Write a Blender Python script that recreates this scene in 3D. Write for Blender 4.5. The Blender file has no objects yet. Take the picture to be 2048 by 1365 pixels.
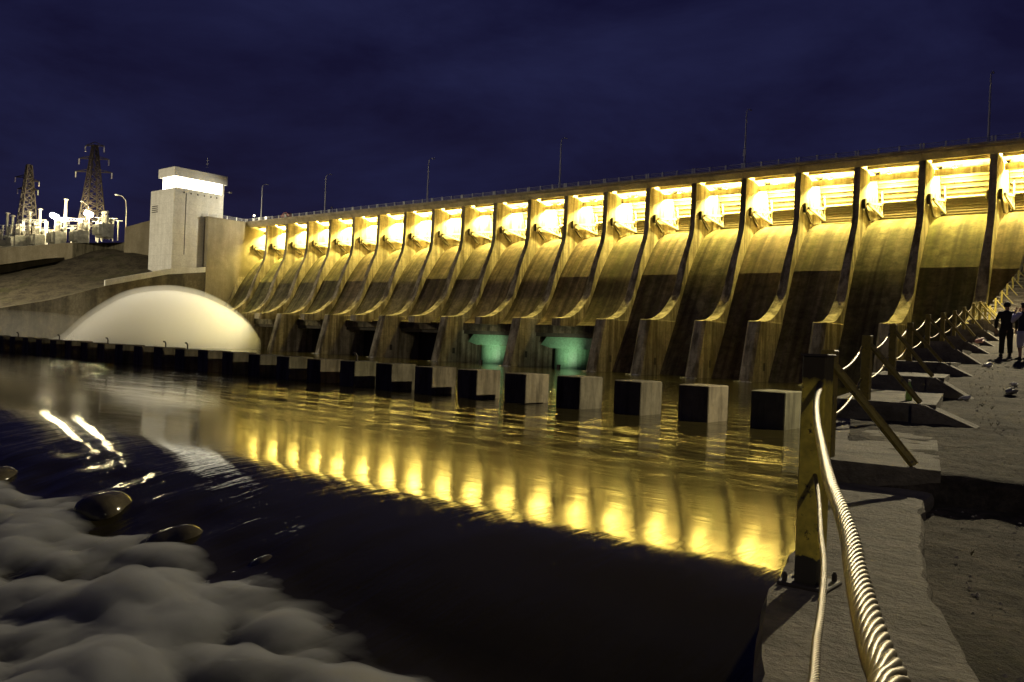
import bpy, bmesh, math, random
from mathutils import Vector, Matrix, noise
random.seed(7)
sc = bpy.context.scene
C = sc.collection
PI = math.pi

# ------------------------------------------------------------------ helpers
ORG = {}
def org(o):
    return ORG.get(o.name, Vector((0, 0, 0))) if o else Vector((0, 0, 0))

def tag(o, label=None, cat=None, group=None, kind=None):
    if label: o['label'] = label
    if cat: o['category'] = cat
    if group: o['group'] = group
    if kind: o['kind'] = kind
    return o

def thing(name, label, cat, loc=(0, 0, 0), group=None):
    o = bpy.data.objects.new(name, None); C.objects.link(o)
    o.empty_display_size = .2
    o.location = loc; ORG[o.name] = Vector(loc)
    return tag(o, label, cat, group)

class G:
    def __init__(s): s.v = []; s.f = []
    def add(s, vs, fs):
        b = len(s.v); s.v += [tuple(p) for p in vs]; s.f += [tuple(i + b for i in f) for f in fs]; return s
    def box(s, x0, x1, y0, y1, z0, z1):
        return s.add([(x0,y0,z0),(x1,y0,z0),(x1,y1,z0),(x0,y1,z0),(x0,y0,z1),(x1,y0,z1),(x1,y1,z1),(x0,y1,z1)],
                     [(3,2,1,0),(4,5,6,7),(0,1,5,4),(1,2,6,5),(2,3,7,6),(3,0,4,7)])
    def bbox(s, x0, x1, y0, y1, z0, z1, b):           # box with chamfered vertical and top edges
        r0 = [(x0+b,y0),(x1-b,y0),(x1,y0+b),(x1,y1-b),(x1-b,y1),(x0+b,y1),(x0,y1-b),(x0,y0+b)]
        cx, cy = (x0+x1)/2, (y0+y1)/2
        fx, fy = 1-2*b/(x1-x0), 1-2*b/(y1-y0)
        r1 = [(cx+(x-cx)*fx, cy+(y-cy)*fy) for x, y in r0]
        return s.rings([[(x,y,z0) for x,y in r0],[(x,y,z1-b) for x,y in r0],[(x,y,z1) for x,y in r1]])
    def rings(s, R, cap=True, closed=False):
        n = len(R[0]); vs = [p for r in R for p in r]; fs = []
        m = len(R)
        for i in range(m if closed else m-1):
            k = (i+1) % m
            for j in range(n):
                fs.append((i*n+j, i*n+(j+1) % n, k*n+(j+1) % n, k*n+j))
        if cap and not closed:
            fs.append(tuple(range(n-1, -1, -1))); fs.append(tuple((m-1)*n+j for j in range(n)))
        return s.add(vs, fs)
    def tube(s, pts, r, n=8, cap=True):
        pts = [Vector(p) for p in pts]
        rr = r if isinstance(r, (list, tuple)) else [r]*len(pts)
        R = []; up = None
        for i, p in enumerate(pts):
            t = (pts[min(i+1, len(pts)-1)] - pts[max(i-1, 0)]).normalized()
            if up is None:
                up = Vector((0, 0, 1)) if abs(t.z) < .9 else Vector((1, 0, 0))
            a = t.cross(up).normalized(); b = a.cross(t).normalized(); up = b
            R.append([p + rr[i]*(a*math.cos(2*PI*j/n) + b*math.sin(2*PI*j/n)) for j in range(n)])
        return s.rings(R, cap)
    def bar(s, a, b, w, h=None):                       # rectangular bar between two points
        h = h or w
        a, b = Vector(a), Vector(b); t = (b-a).normalized()
        up = Vector((0, 0, 1)) if abs(t.z) < .95 else Vector((0, 1, 0))
        x = t.cross(up).normalized(); y = x.cross(t).normalized()
        q = [(-1,-1),(1,-1),(1,1),(-1,1)]
        return s.rings([[p + x*i*w/2 + y*j*h/2 for i, j in q] for p in (a, b)])
    def lathe(s, prof, c, n=12):
        return s.rings([[(c[0]+r*math.cos(2*PI*j/n), c[1]+r*math.sin(2*PI*j/n), c[2]+z) for j in range(n)] for r, z in prof])
    def ball(s, c, r, n=10, m=7, sq=(1,1,1)):
        return s.rings([[(c[0]+sq[0]*r*math.sin(PI*(i+.02)/(m+.04))*math.cos(2*PI*j/n), c[1]+sq[1]*r*math.sin(PI*(i+.02)/(m+.04))*math.sin(2*PI*j/n), c[2]-sq[2]*r*math.cos(PI*(i+.02)/(m+.04))) for j in range(n)] for i in range(m+1)])
    def grid(s, rows):
        n = len(rows[0]); m = len(rows)
        return s.add([p for r in rows for p in r], [(i*n+j, i*n+j+1, (i+1)*n+j+1, (i+1)*n+j) for i in range(m-1) for j in range(n-1)])
    def build(s, name, mat, parent=None, smooth=False, loc=None):
        o0 = org(parent)
        if parent is None and loc is not None: o0 = Vector(loc)
        me = bpy.data.meshes.new(name)
        me.from_pydata([tuple(Vector(p)-o0) for p in s.v], [], s.f)
        bm = bmesh.new(); bm.from_mesh(me)
        bmesh.ops.recalc_face_normals(bm, faces=bm.faces) if len(s.f) < 200000 else None
        bm.to_mesh(me); bm.free()
        if smooth:
            for p in me.polygons: p.use_smooth = True
        me.materials.append(mat)
        o = bpy.data.objects.new(name, me); C.objects.link(o)
        if parent:
            o.parent = parent; ORG[o.name] = o0
        elif loc is not None:
            o.location = loc; ORG[o.name] = o0
        return o

def kids(o): return [c for c in bpy.data.objects if c.parent is o]
def copy_tree(o, parent=None):
    c = o.copy(); C.objects.link(c)
    if parent: c.parent = parent
    for k in kids(o): copy_tree(k, c)
    return c

# ------------------------------------------------------------------ materials
def newmat(name):
    m = bpy.data.materials.new(name); m.use_nodes = True
    nt = m.node_tree; nt.nodes.clear()
    out = nt.nodes.new('ShaderNodeOutputMaterial')
    return m, nt, out
def node(nt, typ, **kw):
    n = nt.nodes.new(typ)
    for k, v in kw.items():
        if k.startswith('i_'):
            n.inputs[k[2:].replace('_', ' ')].default_value = v
        else: setattr(n, k, v)
    return n
def coords(nt, scale=(1,1,1), rnd=False):
    tc = node(nt, 'ShaderNodeTexCoord'); src = tc.outputs['Object']
    if rnd:
        oi = node(nt, 'ShaderNodeObjectInfo')
        ad = node(nt, 'ShaderNodeVectorMath', operation='MULTIPLY_ADD')
        cb = node(nt, 'ShaderNodeCombineXYZ')
        nt.links.new(oi.outputs['Random'], cb.inputs[0]); nt.links.new(oi.outputs['Random'], cb.inputs[1])
        nt.links.new(cb.outputs[0], ad.inputs[0]); ad.inputs[1].default_value = (137, 91, 0)
        nt.links.new(src, ad.inputs[2]); src = ad.outputs[0]
    mp = node(nt, 'ShaderNodeMapping'); mp.inputs['Scale'].default_value = scale
    nt.links.new(src, mp.inputs['Vector'])
    return mp.outputs[0]
def noise_(nt, vec, scale, detail=4, rough=.55, dist=0):
    n = node(nt, 'ShaderNodeTexNoise'); n.inputs['Scale'].default_value = scale
    n.inputs['Detail'].default_value = detail; n.inputs['Roughness'].default_value = rough
    n.inputs['Distortion'].default_value = dist
    nt.links.new(vec, n.inputs['Vector']); return n.outputs['Fac']
def ramp(nt, fac, stops):
    r = node(nt, 'ShaderNodeValToRGB'); e = r.color_ramp.elements
    while len(e) < len(stops): e.new(.5)
    for k, (p, c) in enumerate(stops):
        e[k].position = p; e[k].color = (*c, 1) if len(c) == 3 else c
    nt.links.new(fac, r.inputs['Fac']); return r.outputs['Color']
def mix(nt, fac, a, b, mode='MIX'):
    m = node(nt, 'ShaderNodeMix', data_type='RGBA', blend_type=mode)
    for sock, val in ((0, fac), (6, a), (7, b)):
        if hasattr(val, 'is_linked') or hasattr(val, 'links'): nt.links.new(val, m.inputs[sock])
        else: m.inputs[sock].default_value = val if not isinstance(val, tuple) else (*val[:3], 1)
    return m.outputs[2]
def bump(nt, h, strength, dist=.05):
    b = node(nt, 'ShaderNodeBump'); b.inputs['Strength'].default_value = strength; b.inputs['Distance'].default_value = dist
    nt.links.new(h, b.inputs['Height']); return b.outputs['Normal']
def gray(v): return (v, v, v)

def concrete(name, a, b, stain=(.05,.042,.03), streak=None, amt=.6, rough=.85, fine=3.0, bs=.35, joints=0, rnd=True, tint=None, lo=.42, hi=.68, bay=None, sdet=5, mottle=0):
    m, nt, out = newmat(name); L = nt.links
    p = node(nt, 'ShaderNodeBsdfPrincipled'); L.new(p.outputs[0], out.inputs[0])
    v = coords(nt, (1,1,1), rnd)
    base = ramp(nt, noise_(nt, v, .35, 6, .6), [(.3, a), (.7, b)])
    f = noise_(nt, v, fine, 6, .7)
    base = mix(nt, .5, base, ramp(nt, f, [(.3, gray(.55)), (.7, gray(1.25))]), 'MULTIPLY')
    if streak:
        vs = coords(nt, streak, rnd)
        s1 = noise_(nt, vs, 1.0, sdet, .6)
        k = ramp(nt, s1, [(lo, gray(0)), (hi, gray(amt))])
        base = mix(nt, k, base, stain)
        if tint:
            s2 = noise_(nt, coords(nt, tuple(q*.6 for q in streak), rnd), 1.7, 3, .5)
            base = mix(nt, ramp(nt, s2, [(.5, gray(0)), (.68, gray(.7))]), base, tint)
    if mottle:
        base = mix(nt, mottle, base, ramp(nt, noise_(nt, coords(nt, (.5,.55,.55), rnd), 1.6, 6, .68, .4), [(.34, gray(.5)), (.66, gray(1.4))]), 'MULTIPLY')
    if bay:
        oi = node(nt, 'ShaderNodeObjectInfo')
        base = mix(nt, 1.0, base, ramp(nt, oi.outputs['Random'], bay), 'MULTIPLY')
    if joints:
        sx = node(nt, 'ShaderNodeSeparateXYZ'); tc = node(nt, 'ShaderNodeTexCoord'); L.new(tc.outputs['Object'], sx.inputs[0])
        md = node(nt, 'ShaderNodeMath', operation='PINGPONG'); L.new(sx.outputs[2], md.inputs[0]); md.inputs[1].default_value = joints/2
        base = mix(nt, ramp(nt, md.outputs[0], [(0, gray(.6)), (.05, gray(0))]), base, tuple(q*.5 for q in a))
    L.new(base, p.inputs['Base Color']); p.inputs['Roughness'].default_value = rough
    p.inputs['Specular IOR Level'].default_value = .25
    L.new(bump(nt, f, bs, .04), p.inputs['Normal'])
    return m

def plain(name, col, rough=.6, metal=0, var=.25, scale=6, bs=.1, rust=None, bands=()):
    m, nt, out = newmat(name); L = nt.links
    p = node(nt, 'ShaderNodeBsdfPrincipled'); L.new(p.outputs[0], out.inputs[0])
    v = coords(nt, (1,1,1), True); f = noise_(nt, v, scale, 5, .65)
    c = mix(nt, 1.0, ramp(nt, f, [(.25, gray(1-var)), (.75, gray(1+var*.5))]), col, 'MULTIPLY')
    if rust:
        r = noise_(nt, v, rust[0], 6, .7)
        c = mix(nt, ramp(nt, r, [(rust[1], gray(0)), (rust[1]+.08, gray(1))]), c, rust[2])
    for z0, z1, bc in bands:                    # worn or repainted bands at the ends of a post, with ragged borders
        tc = node(nt, 'ShaderNodeTexCoord'); sx = node(nt, 'ShaderNodeSeparateXYZ'); L.new(tc.outputs['Object'], sx.inputs[0])
        ad = node(nt, 'ShaderNodeMath', operation='MULTIPLY_ADD'); L.new(f, ad.inputs[0]); ad.inputs[1].default_value = .12; L.new(sx.outputs[2], ad.inputs[2])
        mr = node(nt, 'ShaderNodeMapRange'); L.new(ad.outputs[0], mr.inputs[0]); mr.inputs[1].default_value = z0; mr.inputs[2].default_value = z1
        c = mix(nt, mr.outputs[0], c, bc)
    L.new(c, p.inputs['Base Color']); p.inputs['Roughness'].default_value = rough; p.inputs['Metallic'].default_value = metal
    L.new(bump(nt, f, bs, .01), p.inputs['Normal'])
    return m
def emit(name, col, st):
    m, nt, out = newmat(name)
    e = node(nt, 'ShaderNodeEmission'); e.inputs[0].default_value = (*col, 1); e.inputs[1].default_value = st
    nt.links.new(e.outputs[0], out.inputs[0]); return m

M = {}
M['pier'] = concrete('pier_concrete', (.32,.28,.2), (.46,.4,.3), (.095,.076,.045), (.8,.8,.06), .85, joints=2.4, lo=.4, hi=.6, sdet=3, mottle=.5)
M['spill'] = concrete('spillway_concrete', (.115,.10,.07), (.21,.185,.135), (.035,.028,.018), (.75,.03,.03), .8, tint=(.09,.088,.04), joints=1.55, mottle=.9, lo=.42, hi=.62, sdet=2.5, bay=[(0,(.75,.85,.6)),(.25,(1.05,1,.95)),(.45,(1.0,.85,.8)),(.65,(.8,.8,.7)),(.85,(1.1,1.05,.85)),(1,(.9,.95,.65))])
M['deck'] = concrete('deck_concrete', (.5,.44,.31), (.62,.54,.39), (.13,.1,.06), (.5,.5,.12), .5)
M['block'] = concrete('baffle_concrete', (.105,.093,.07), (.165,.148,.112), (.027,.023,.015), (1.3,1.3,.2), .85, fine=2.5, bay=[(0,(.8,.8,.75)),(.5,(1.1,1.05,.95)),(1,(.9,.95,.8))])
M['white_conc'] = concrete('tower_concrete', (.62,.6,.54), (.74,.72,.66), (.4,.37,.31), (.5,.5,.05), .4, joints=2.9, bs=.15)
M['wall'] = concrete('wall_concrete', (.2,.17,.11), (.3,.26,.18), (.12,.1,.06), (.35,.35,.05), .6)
M['bank_wall'] = concrete('bank_wall_concrete', (.11,.092,.058), (.17,.145,.095), (.05,.04,.025), (.35,.35,.04), .75, lo=.4, hi=.6, mottle=.6)
M['slab'] = concrete('slab_concrete', (.185,.163,.122), (.28,.25,.195), (.065,.055,.036), (1.6,3.2,2), .75, fine=16, bs=1.0, rnd=False)
M['dark_steel'] = plain('dark_steel', (.06,.05,.04), .6, .3)
M['gate'] = plain('gate_steel', (.085,.068,.04), .65, .1, .4, 2, rust=(1.2,.55,(.1,.06,.03)))
M['pale_steel'] = plain('pale_painted_steel', (.6,.57,.48), .5)
M['rail'] = plain('railing_paint', (.8,.8,.76), .5)
M['galv'] = plain('galvanised_steel', (.6,.59,.56), .5, .1)
M['yellow'] = plain('weathered_yellow_paint', (.3,.235,.035), .5, 0, .45, 14, .25, rust=(9,.57,(.06,.035,.02)))
M['near_post'] = plain('rusty_yellow_paint', (.72,.58,.08), .55, 0, .5, 14, .3, rust=(16,.6,(.05,.03,.02)), bands=((1.04,1.08,(.045,.035,.015)),(.205,.195,(.05,.045,.03))))
M['cable'] = plain('steel_cable', (.13,.105,.06), .42, .8, .3, 60, .1)
M['green'] = plain('green_painted_steel', (.2,.38,.24), .5, 0, .4, 3)
M['insul'] = plain('porcelain', (.55,.52,.44), .4, 0, .5, 1.5)
M['tank'] = plain('transformer_paint', (.3,.29,.24), .5, 0, .6, .8)
M['pylon'] = plain('pylon_steel', (.028,.02,.012), .6, .2)
M['lamp_glass'] = emit('floodlight_glass', (1,.86,.5), 30)
M['sub_lamp'] = emit('yard_lamp_glass', (1,.86,.5), 320)
M['window_light'] = emit('lit_window_band', (1,.93,.7), 7.0)
M['unlit'] = plain('unlit_lamp_glass', (.6,.6,.58), .3)
M['black'] = plain('black_rubber', (.02,.02,.02), .7)
M['red'] = plain('red_car_paint', (.45,.06,.03), .35)
M['glass'] = plain('dark_glass', (.02,.025,.03), .1)
M['skin'] = plain('skin', (.42,.25,.17), .6)
M['shirt'] = plain('lavender_shirt', (.55,.53,.75), .9, 0, .2, 20)
M['vest'] = plain('navy_vest', (.02,.02,.05), .9)
M['trouser'] = plain('grey_trousers', (.5,.5,.6), .9)
M['darkcloth'] = plain('dark_clothing', (.018,.017,.015), .9)
M['hair'] = plain('dark_hair', (.015,.012,.01), .7)
M['litter'] = plain('pale_plastic', (.75,.72,.6), .5)
M['pink'] = plain('pink_plastic', (.75,.4,.33), .5)
M['bottle'] = plain('green_bottle', (.3,.5,.12), .2)
M['stone'] = plain('pebble', (.26,.235,.2), .9, 0, .5, 3)
M['rock'] = plain('wet_rock', (.07,.06,.035), .12, 0, .5, 3, .4)

def ground_mat(name, a, b, dark, green, sc1=1.0):
    m, nt, out = newmat(name); L = nt.links
    p = node(nt, 'ShaderNodeBsdfPrincipled'); L.new(p.outputs[0], out.inputs[0])
    v = coords(nt)
    c = ramp(nt, noise_(nt, v, .5*sc1, 6, .65), [(.3, a), (.7, b)])
    f = noise_(nt, v, 14*sc1, 6, .75)
    c = mix(nt, ramp(nt, noise_(nt, v, 2.3*sc1, 6, .7), [(.46, gray(0)), (.62, gray(.85))]), c, dark)
    c = mix(nt, ramp(nt, noise_(nt, v, .8*sc1, 7, .75, .5), [(.55, gray(0)), (.66, gray(.75))]), c, green)
    c = mix(nt, .8, c, ramp(nt, f, [(.3, gray(.4)), (.7, gray(1.45))]), 'MULTIPLY')
    L.new(c, p.inputs['Base Color']); p.inputs['Roughness'].default_value = .95
    p.inputs['Specular IOR Level'].default_value = .15
    L.new(bump(nt, f, .9, .05), p.inputs['Normal'])
    return m
M['chamber'] = concrete('outlet_concrete', (.07,.06,.045), (.11,.095,.07), (.03,.025,.018), (.8,.8,.08), .6)  # dark tone puts the recess's shade into the colour
M['gravel'] = ground_mat('gravel_ground', (.08,.067,.048), (.125,.105,.077), (.032,.026,.018), (.045,.042,.016))
M['hill'] = ground_mat('hillside_ground', (.06,.05,.033), (.1,.085,.055), (.03,.025,.018), (.05,.05,.02), .12)
M['lawn'] = ground_mat('grass_ground', (.22,.22,.08), (.32,.30,.12), (.14,.14,.05), (.25,.25,.09), .3)

def water_mat():
    m, nt, out = newmat('river_water'); L = nt.links
    p = node(nt, 'ShaderNodeBsdfPrincipled'); L.new(p.outputs[0], out.inputs[0])
    p.inputs['Base Color'].default_value = (.018,.015,.005,1)
    p.inputs['IOR'].default_value = 1.33
    v = coords(nt, (.16,.5,1)); w = coords(nt, (.045,.11,1))
    big = noise_(nt, w, 1.0, 4, .55, .6)
    r = node(nt, 'ShaderNodeMapRange'); L.new(big, r.inputs[0])
    r.inputs[1].default_value = .35; r.inputs[2].default_value = .7; r.inputs[3].default_value = .06; r.inputs[4].default_value = .11
    L.new(r.outputs[0], p.inputs['Roughness'])
    h = noise_(nt, v, 1.0, 5, .6, .8)
    # turbulence is strong beside the baffle blocks and dies away towards the weir
    tc = node(nt, 'ShaderNodeTexCoord'); sx = node(nt, 'ShaderNodeSeparateXYZ'); L.new(tc.outputs['Object'], sx.inputs[0])
    mr = node(nt, 'ShaderNodeMapRange'); L.new(sx.outputs[1], mr.inputs[0])
    mr.inputs[1].default_value = 25; mr.inputs[2].default_value = 42; mr.inputs[3].default_value = .04; mr.inputs[4].default_value = .65
    b = node(nt, 'ShaderNodeBump'); b.inputs['Distance'].default_value = .2
    L.new(mr.outputs[0], b.inputs['Strength']); L.new(h, b.inputs['Height'])
    f2 = noise_(nt, coords(nt, (3.2,.45,1)), 1.0, 4, .6, .3)      # fine flow lines where the river slides over the weir
    m2 = node(nt, 'ShaderNodeMapRange'); L.new(sx.outputs[1], m2.inputs[0])
    m2.inputs[1].default_value = 20; m2.inputs[2].default_value = 14; m2.inputs[3].default_value = 0; m2.inputs[4].default_value = .6
    b2 = node(nt, 'ShaderNodeBump'); b2.inputs['Distance'].default_value = .035
    L.new(m2.outputs[0], b2.inputs['Strength']); L.new(f2, b2.inputs['Height']); L.new(b.outputs[0], b2.inputs['Normal'])
    L.new(b2.outputs[0], p.inputs['Normal'])
    return m
M['water'] = water_mat()

def foam_mat():
    m, nt, out = newmat('white_water_foam'); L = nt.links
    p = node(nt, 'ShaderNodeBsdfPrincipled'); L.new(p.outputs[0], out.inputs[0])
    v = coords(nt, (1.3,.35,.6)); f = noise_(nt, v, 1.0, 4, .5, .4)
    L.new(ramp(nt, f, [(.36, (.10,.095,.08)), (.5, (.36,.345,.31)), (.66, (.72,.71,.68))]), p.inputs['Base Color'])
    p.inputs['Roughness'].default_value = .8; p.inputs['Specular IOR Level'].default_value = .1
    p.inputs['Subsurface Weight'].default_value = .4; p.inputs['Subsurface Radius'].default_value = (.3,.3,.3)
    p.inputs['Subsurface Scale'].default_value = .5
    return m
M['foam'] = foam_mat()
def vol_mat(name, dens, col=(.95,.93,.88), nz=None):
    m, nt, out = newmat(name); L = nt.links
    p = node(nt, 'ShaderNodeVolumePrincipled'); L.new(p.outputs[0], out.inputs['Volume'])
    p.inputs['Color'].default_value = (*col, 1); p.inputs['Density'].default_value = dens
    return m

# ------------------------------------------------------------------ world, camera, render settings
W = bpy.data.worlds.new('World'); sc.world = W; W.use_nodes = True
nt = W.node_tree; nt.nodes.clear(); L = nt.links
wo = node(nt, 'ShaderNodeOutputWorld'); bg = node(nt, 'ShaderNodeBackground'); L.new(bg.outputs[0], wo.inputs[0])
tc = node(nt, 'ShaderNodeTexCoord'); sx = node(nt, 'ShaderNodeSeparateXYZ'); L.new(tc.outputs['Generated'], sx.inputs[0])
g = ramp(nt, sx.outputs[2], [(0, (.0150,.0120,.031)), (.18, (.0085,.0075,.027)), (.5, (.0050,.0050,.028))])
mp = node(nt, 'ShaderNodeMapping'); mp.inputs['Scale'].default_value = (1.2,1.2,3.4); L.new(tc.outputs['Generated'], mp.inputs[0])
cl = noise_(nt, mp.outputs[0], 2.2, 6, .6, .3)
g2 = mix(nt, ramp(nt, cl, [(.4, gray(0)), (.7, gray(.9))]), g, (.0150,.0165,.058))
L.new(g2, bg.inputs[0]); bg.inputs[1].default_value = 1.0

F = 1660.0
yaw, pitch, roll, HC = .692592, .000709, .040715, 4.637
cam = bpy.data.cameras.new('camera'); co = bpy.data.objects.new('camera', cam); C.objects.link(co)
fw = Vector((-math.sin(yaw)*math.cos(pitch), math.cos(yaw)*math.cos(pitch), math.sin(pitch)))
r0 = Vector((math.cos(yaw), math.sin(yaw), 0)); u0 = r0.cross(fw)
r1 = math.cos(roll)*r0 + math.sin(roll)*u0; u1 = -math.sin(roll)*r0 + math.cos(roll)*u0
co.matrix_world = Matrix(((r1.x,u1.x,-fw.x,0),(r1.y,u1.y,-fw.y,0),(r1.z,u1.z,-fw.z,HC),(0,0,0,1)))
cam.sensor_width = 36; cam.lens = F/2048*36; cam.clip_start = .05; cam.clip_end = 3000
sc.camera = co
sc.view_settings.view_transform = 'Standard'; sc.view_settings.look = 'None'
sc.view_settings.exposure = 0; sc.view_settings.gamma = 1
cy = sc.cycles
cy.use_denoising = True
try: cy.denoiser = 'OPENIMAGEDENOISE'
except Exception: pass
cy.max_bounces = 10; cy.diffuse_bounces = 3; cy.glossy_bounces = 3; cy.volume_bounces = 8; cy.transmission_bounces = 3
cy.sample_clamp_indirect = 25; cy.sample_clamp_direct = 0
cy.caustics_reflective = False; cy.caustics_refractive = False
cy.volume_step_rate = 2

def lamp(name, typ, loc, energy, col, size=.15, aim=None, cone=120, blend=.4):
    d = bpy.data.lights.new(name, typ); d.energy = energy; d.color = col
    d.shadow_soft_size = size
    if typ == 'SPOT': d.spot_size = math.radians(cone); d.spot_blend = blend
    o = bpy.data.objects.new(name, d); C.objects.link(o); o.location = loc
    if aim is not None:
        o.rotation_euler = (Vector(aim)-Vector(loc)).to_track_quat('-Z', 'Y').to_euler()
    return o

def interp(tab, t):
    if t <= tab[0][0]: return tab[0][1]
    for (a, b), (c, d) in zip(tab, tab[1:]):
        if t <= c: return b + (d-b)*(t-a)/(c-a)
    return tab[-1][1]
def interp_s(tab, t):           # smooth interpolation (Catmull-Rom on uneven knots)
    if t <= tab[0][0]: return tab[0][1]
    if t >= tab[-1][0]: return tab[-1][1]
    for i in range(len(tab)-1):
        if t <= tab[i+1][0]: break
    x0, y0 = tab[i]; x1, y1 = tab[i+1]; h = x1-x0; u = (t-x0)/h
    m0 = (y1-tab[i-1][1])/(x1-tab[i-1][0]) if i > 0 else (y1-y0)/h
    m1 = (tab[i+2][1]-y0)/(tab[i+2][0]-x0) if i+2 < len(tab) else (y1-y0)/h
    return (2*u**3-3*u*u+1)*y0 + (u**3-2*u*u+u)*h*m0 + (-2*u**3+3*u*u)*y1 + (u**3-u*u)*h*m1

# ------------------------------------------------------------------ the dam
S = 9.6; X0 = -24.02
XP = lambda n: X0 - n*S
dam = thing('dam', 'long concrete gravity dam with lit sluice bays and curved piers across the river', 'dam', (XP(9.5), 140, 0))
FRONT = [(9.36,124.3),(9.6,126.3),(10.0,127.4),(10.8,128.9),(11.8,130.0),(12.9,131.0),(14.1,131.75),(16.6,132.75),(18.6,133.5),(20.6,134.3),(22.7,135.3),(25.0,136.4),(27.1,136.9),(30,136.95)]
HALF = [(0,1.0),(9.3,1.0),(10,.95),(16.6,.75),(23.6,.5)]
def pier_bm(dx, toe, nose):
    zs = [34.9,30,28.5,27.1,26,25,23.8,22.7,21.6,20.6,19.6,18.6,17.6,16.6,15.3,14.1,13.4,12.9,12.3,11.8,11.3,10.8,10.4,10.0,9.8,9.6,9.45,9.36]
    R = []
    def ring(yf, h, z, c):
        return [(dx-h+c,yf,z),(dx+h-c,yf,z),(dx+h,yf+c,z),(dx+h,151,z),(dx-h,151,z),(dx-h,yf+c,z)]
    for z in zs:
        k = max(0, min(1, (14-z)/4))
        R.append(ring(interp(FRONT, z)-toe*k, interp(HALF, z), z, .04))
    if nose:
        R.append(ring(122.6-toe, 1.0, 9.33, .1)); R.append(ring(122.3-toe, 1.06, 9.25, .42))
        for z in (7,4.5,2,0,-3): R.append(ring(122.3-toe-.27*(9.3-z), 1.06, z, .42))
    else:
        R.append(ring(122.4, 1.0, 9.3, .06)); R.append(ring(122.3, 1.0, 7.9, .06))
    return G().rings(R)
for n in range(-2, 21):
    odd = n % 2
    nose = n <= 6 or not odd
    pier_bm(XP(n), 1.0 if odd and n > 0 else 0, nose).build('pier', M['pier'], dam)

for n in (1,2,3,4,5,6,8,10,12):
    yn = 124.2-(1.0 if n % 2 else 0)
    G().box(XP(n)+.9, XP(n)+1.075, yn, yn+.75, 1.7, 2.9).build('niche_panel', M['dark_steel'], dam)  # dark plates stand in for the shade of small recesses
for n in list(range(1, 7))+[8,10,12,14]:
    yn = 119.75-(1.0 if n % 2 else 0)
    G().ball((XP(n)-.2, yn, 0), .22, 10, 6, (7,1.3,.5)).build('nose_wash', M['foam'], dam, smooth=True)
OGEE = [(18.2,134.95),(20,136.26),(22,137.75),(24,139.4),(25.5,141.0),(26.7,143.3),(27.35,145.5)]
KNEE = [(-3,123.7),(18.2,134.95)]                  # straight face below a knee shaped to cut the lamp light sharply
BUCK = [(8.2,127.3),(8.45,128.0),(8.9,128.75),(9.5,129.4),(10.2,130.05),(11,130.68),(12,131.4),(14,132.79)]
def spill_bm(xa, xb, bucket, kz):
    ky = interp(KNEE, kz); OG = [(kz, ky), (20, 136.26)] + OGEE[2:]
    pr = []
    zs = []
    if bucket:
        pr += [(127.2,6.6),(127.2,8.15)]
        pr += [(y, z) for z, y in BUCK[:-1]]; pr.append((132.07,13))
        zs = [14,16.5,kz]+[kz+.3*i for i in range(1,31)]
    else:
        pr += [(123.7,-3)]; zs = [2,6,10,14,kz]+[kz+.3*i for i in range(1,31)]
    for z in zs:
        if z < 27.2: pr.append((interp_s(OG, z) if z > kz else interp(KNEE, z), z))
    pr += [(144.4,27.15),(145.5,27.4),(147,27.5),(149,27.3),(151,26)]
    pr += [(151,-3 if not bucket else 6.6)]
    n = len(pr)
    vs = [(xa,y,z) for y,z in pr]+[(xb,y,z) for y,z in pr]
    fs = [(i,(i+1)%n,n+(i+1)%n,n+i) for i in range(n)]+[tuple(range(n))[::-1],tuple(range(n,2*n))]
    return G().add(vs, fs)
for n in range(-2, 20):          # bay n lies between pier n and pier n+1
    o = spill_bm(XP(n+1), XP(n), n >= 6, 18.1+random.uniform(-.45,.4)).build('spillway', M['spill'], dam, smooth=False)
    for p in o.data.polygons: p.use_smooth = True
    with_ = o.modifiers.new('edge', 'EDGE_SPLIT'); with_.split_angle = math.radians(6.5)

# outlet chambers below the flip sills, each two bays wide
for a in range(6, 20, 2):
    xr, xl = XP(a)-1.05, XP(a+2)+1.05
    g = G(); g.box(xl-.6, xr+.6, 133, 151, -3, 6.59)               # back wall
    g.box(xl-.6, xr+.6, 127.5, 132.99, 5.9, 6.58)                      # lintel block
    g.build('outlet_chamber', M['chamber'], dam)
    xc = (xl+xr)/2
    if a in (6, 8):
        b = G(); xg = xc-1.6; w = 6.2
        b.rings([[(xg-w+d,127.9,z1),(xg+w,127.9,z1),(xg+w,132.9,z1),(xg-w+d,132.9,z1)] for d, z1 in ((2.6,3.7),(.2,4.3),(1.6,5.86))])
        q = b.build('valve_hood', M['green'], dam); q['label'] = 'green painted steel valve hood'
        b = G(); b.rings([[(xg-.6+4.0*math.cos(t),131.6+3.2*math.sin(t),z) for t in [PI+PI*i/14 for i in range(15)]] for z in (-1,1.6,3.69)])
        q = b.build('valve_body', M['green'], dam, smooth=False); q['label'] = 'green painted rounded valve body'
        G().box(xg+1.9, xg+2.5, 122.7, 123.1, -.5, .75).build('chamber_lamp', M['dark_steel'], dam)
        lamp('chamber_light', 'SPOT', (xg+2.2, 123.2, .9), 1700, (.85,1,.65), .2, (xg-.8, 129.5, 5.2), 96, 1.0)
    elif a == 14:
        b = G(); b.rings([[(xc+2.6*math.cos(t),130.9+dy,2.6+2.6*math.sin(t)) for t in [2*PI*i/20 for i in range(20)]] for dy in (0,2.05)])
        b.build('outlet_pipe', M['dark_steel'], dam)
    else:
        b = G(); b.box(xc-4, xc+4, 131.2, 132.98, -2, 4.6); b.box(xc-4.2, xc+4.2, 131.0, 132.97, 4.61, 4.9)
        b.build('bulkhead', M['dark_steel'], dam)

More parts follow.
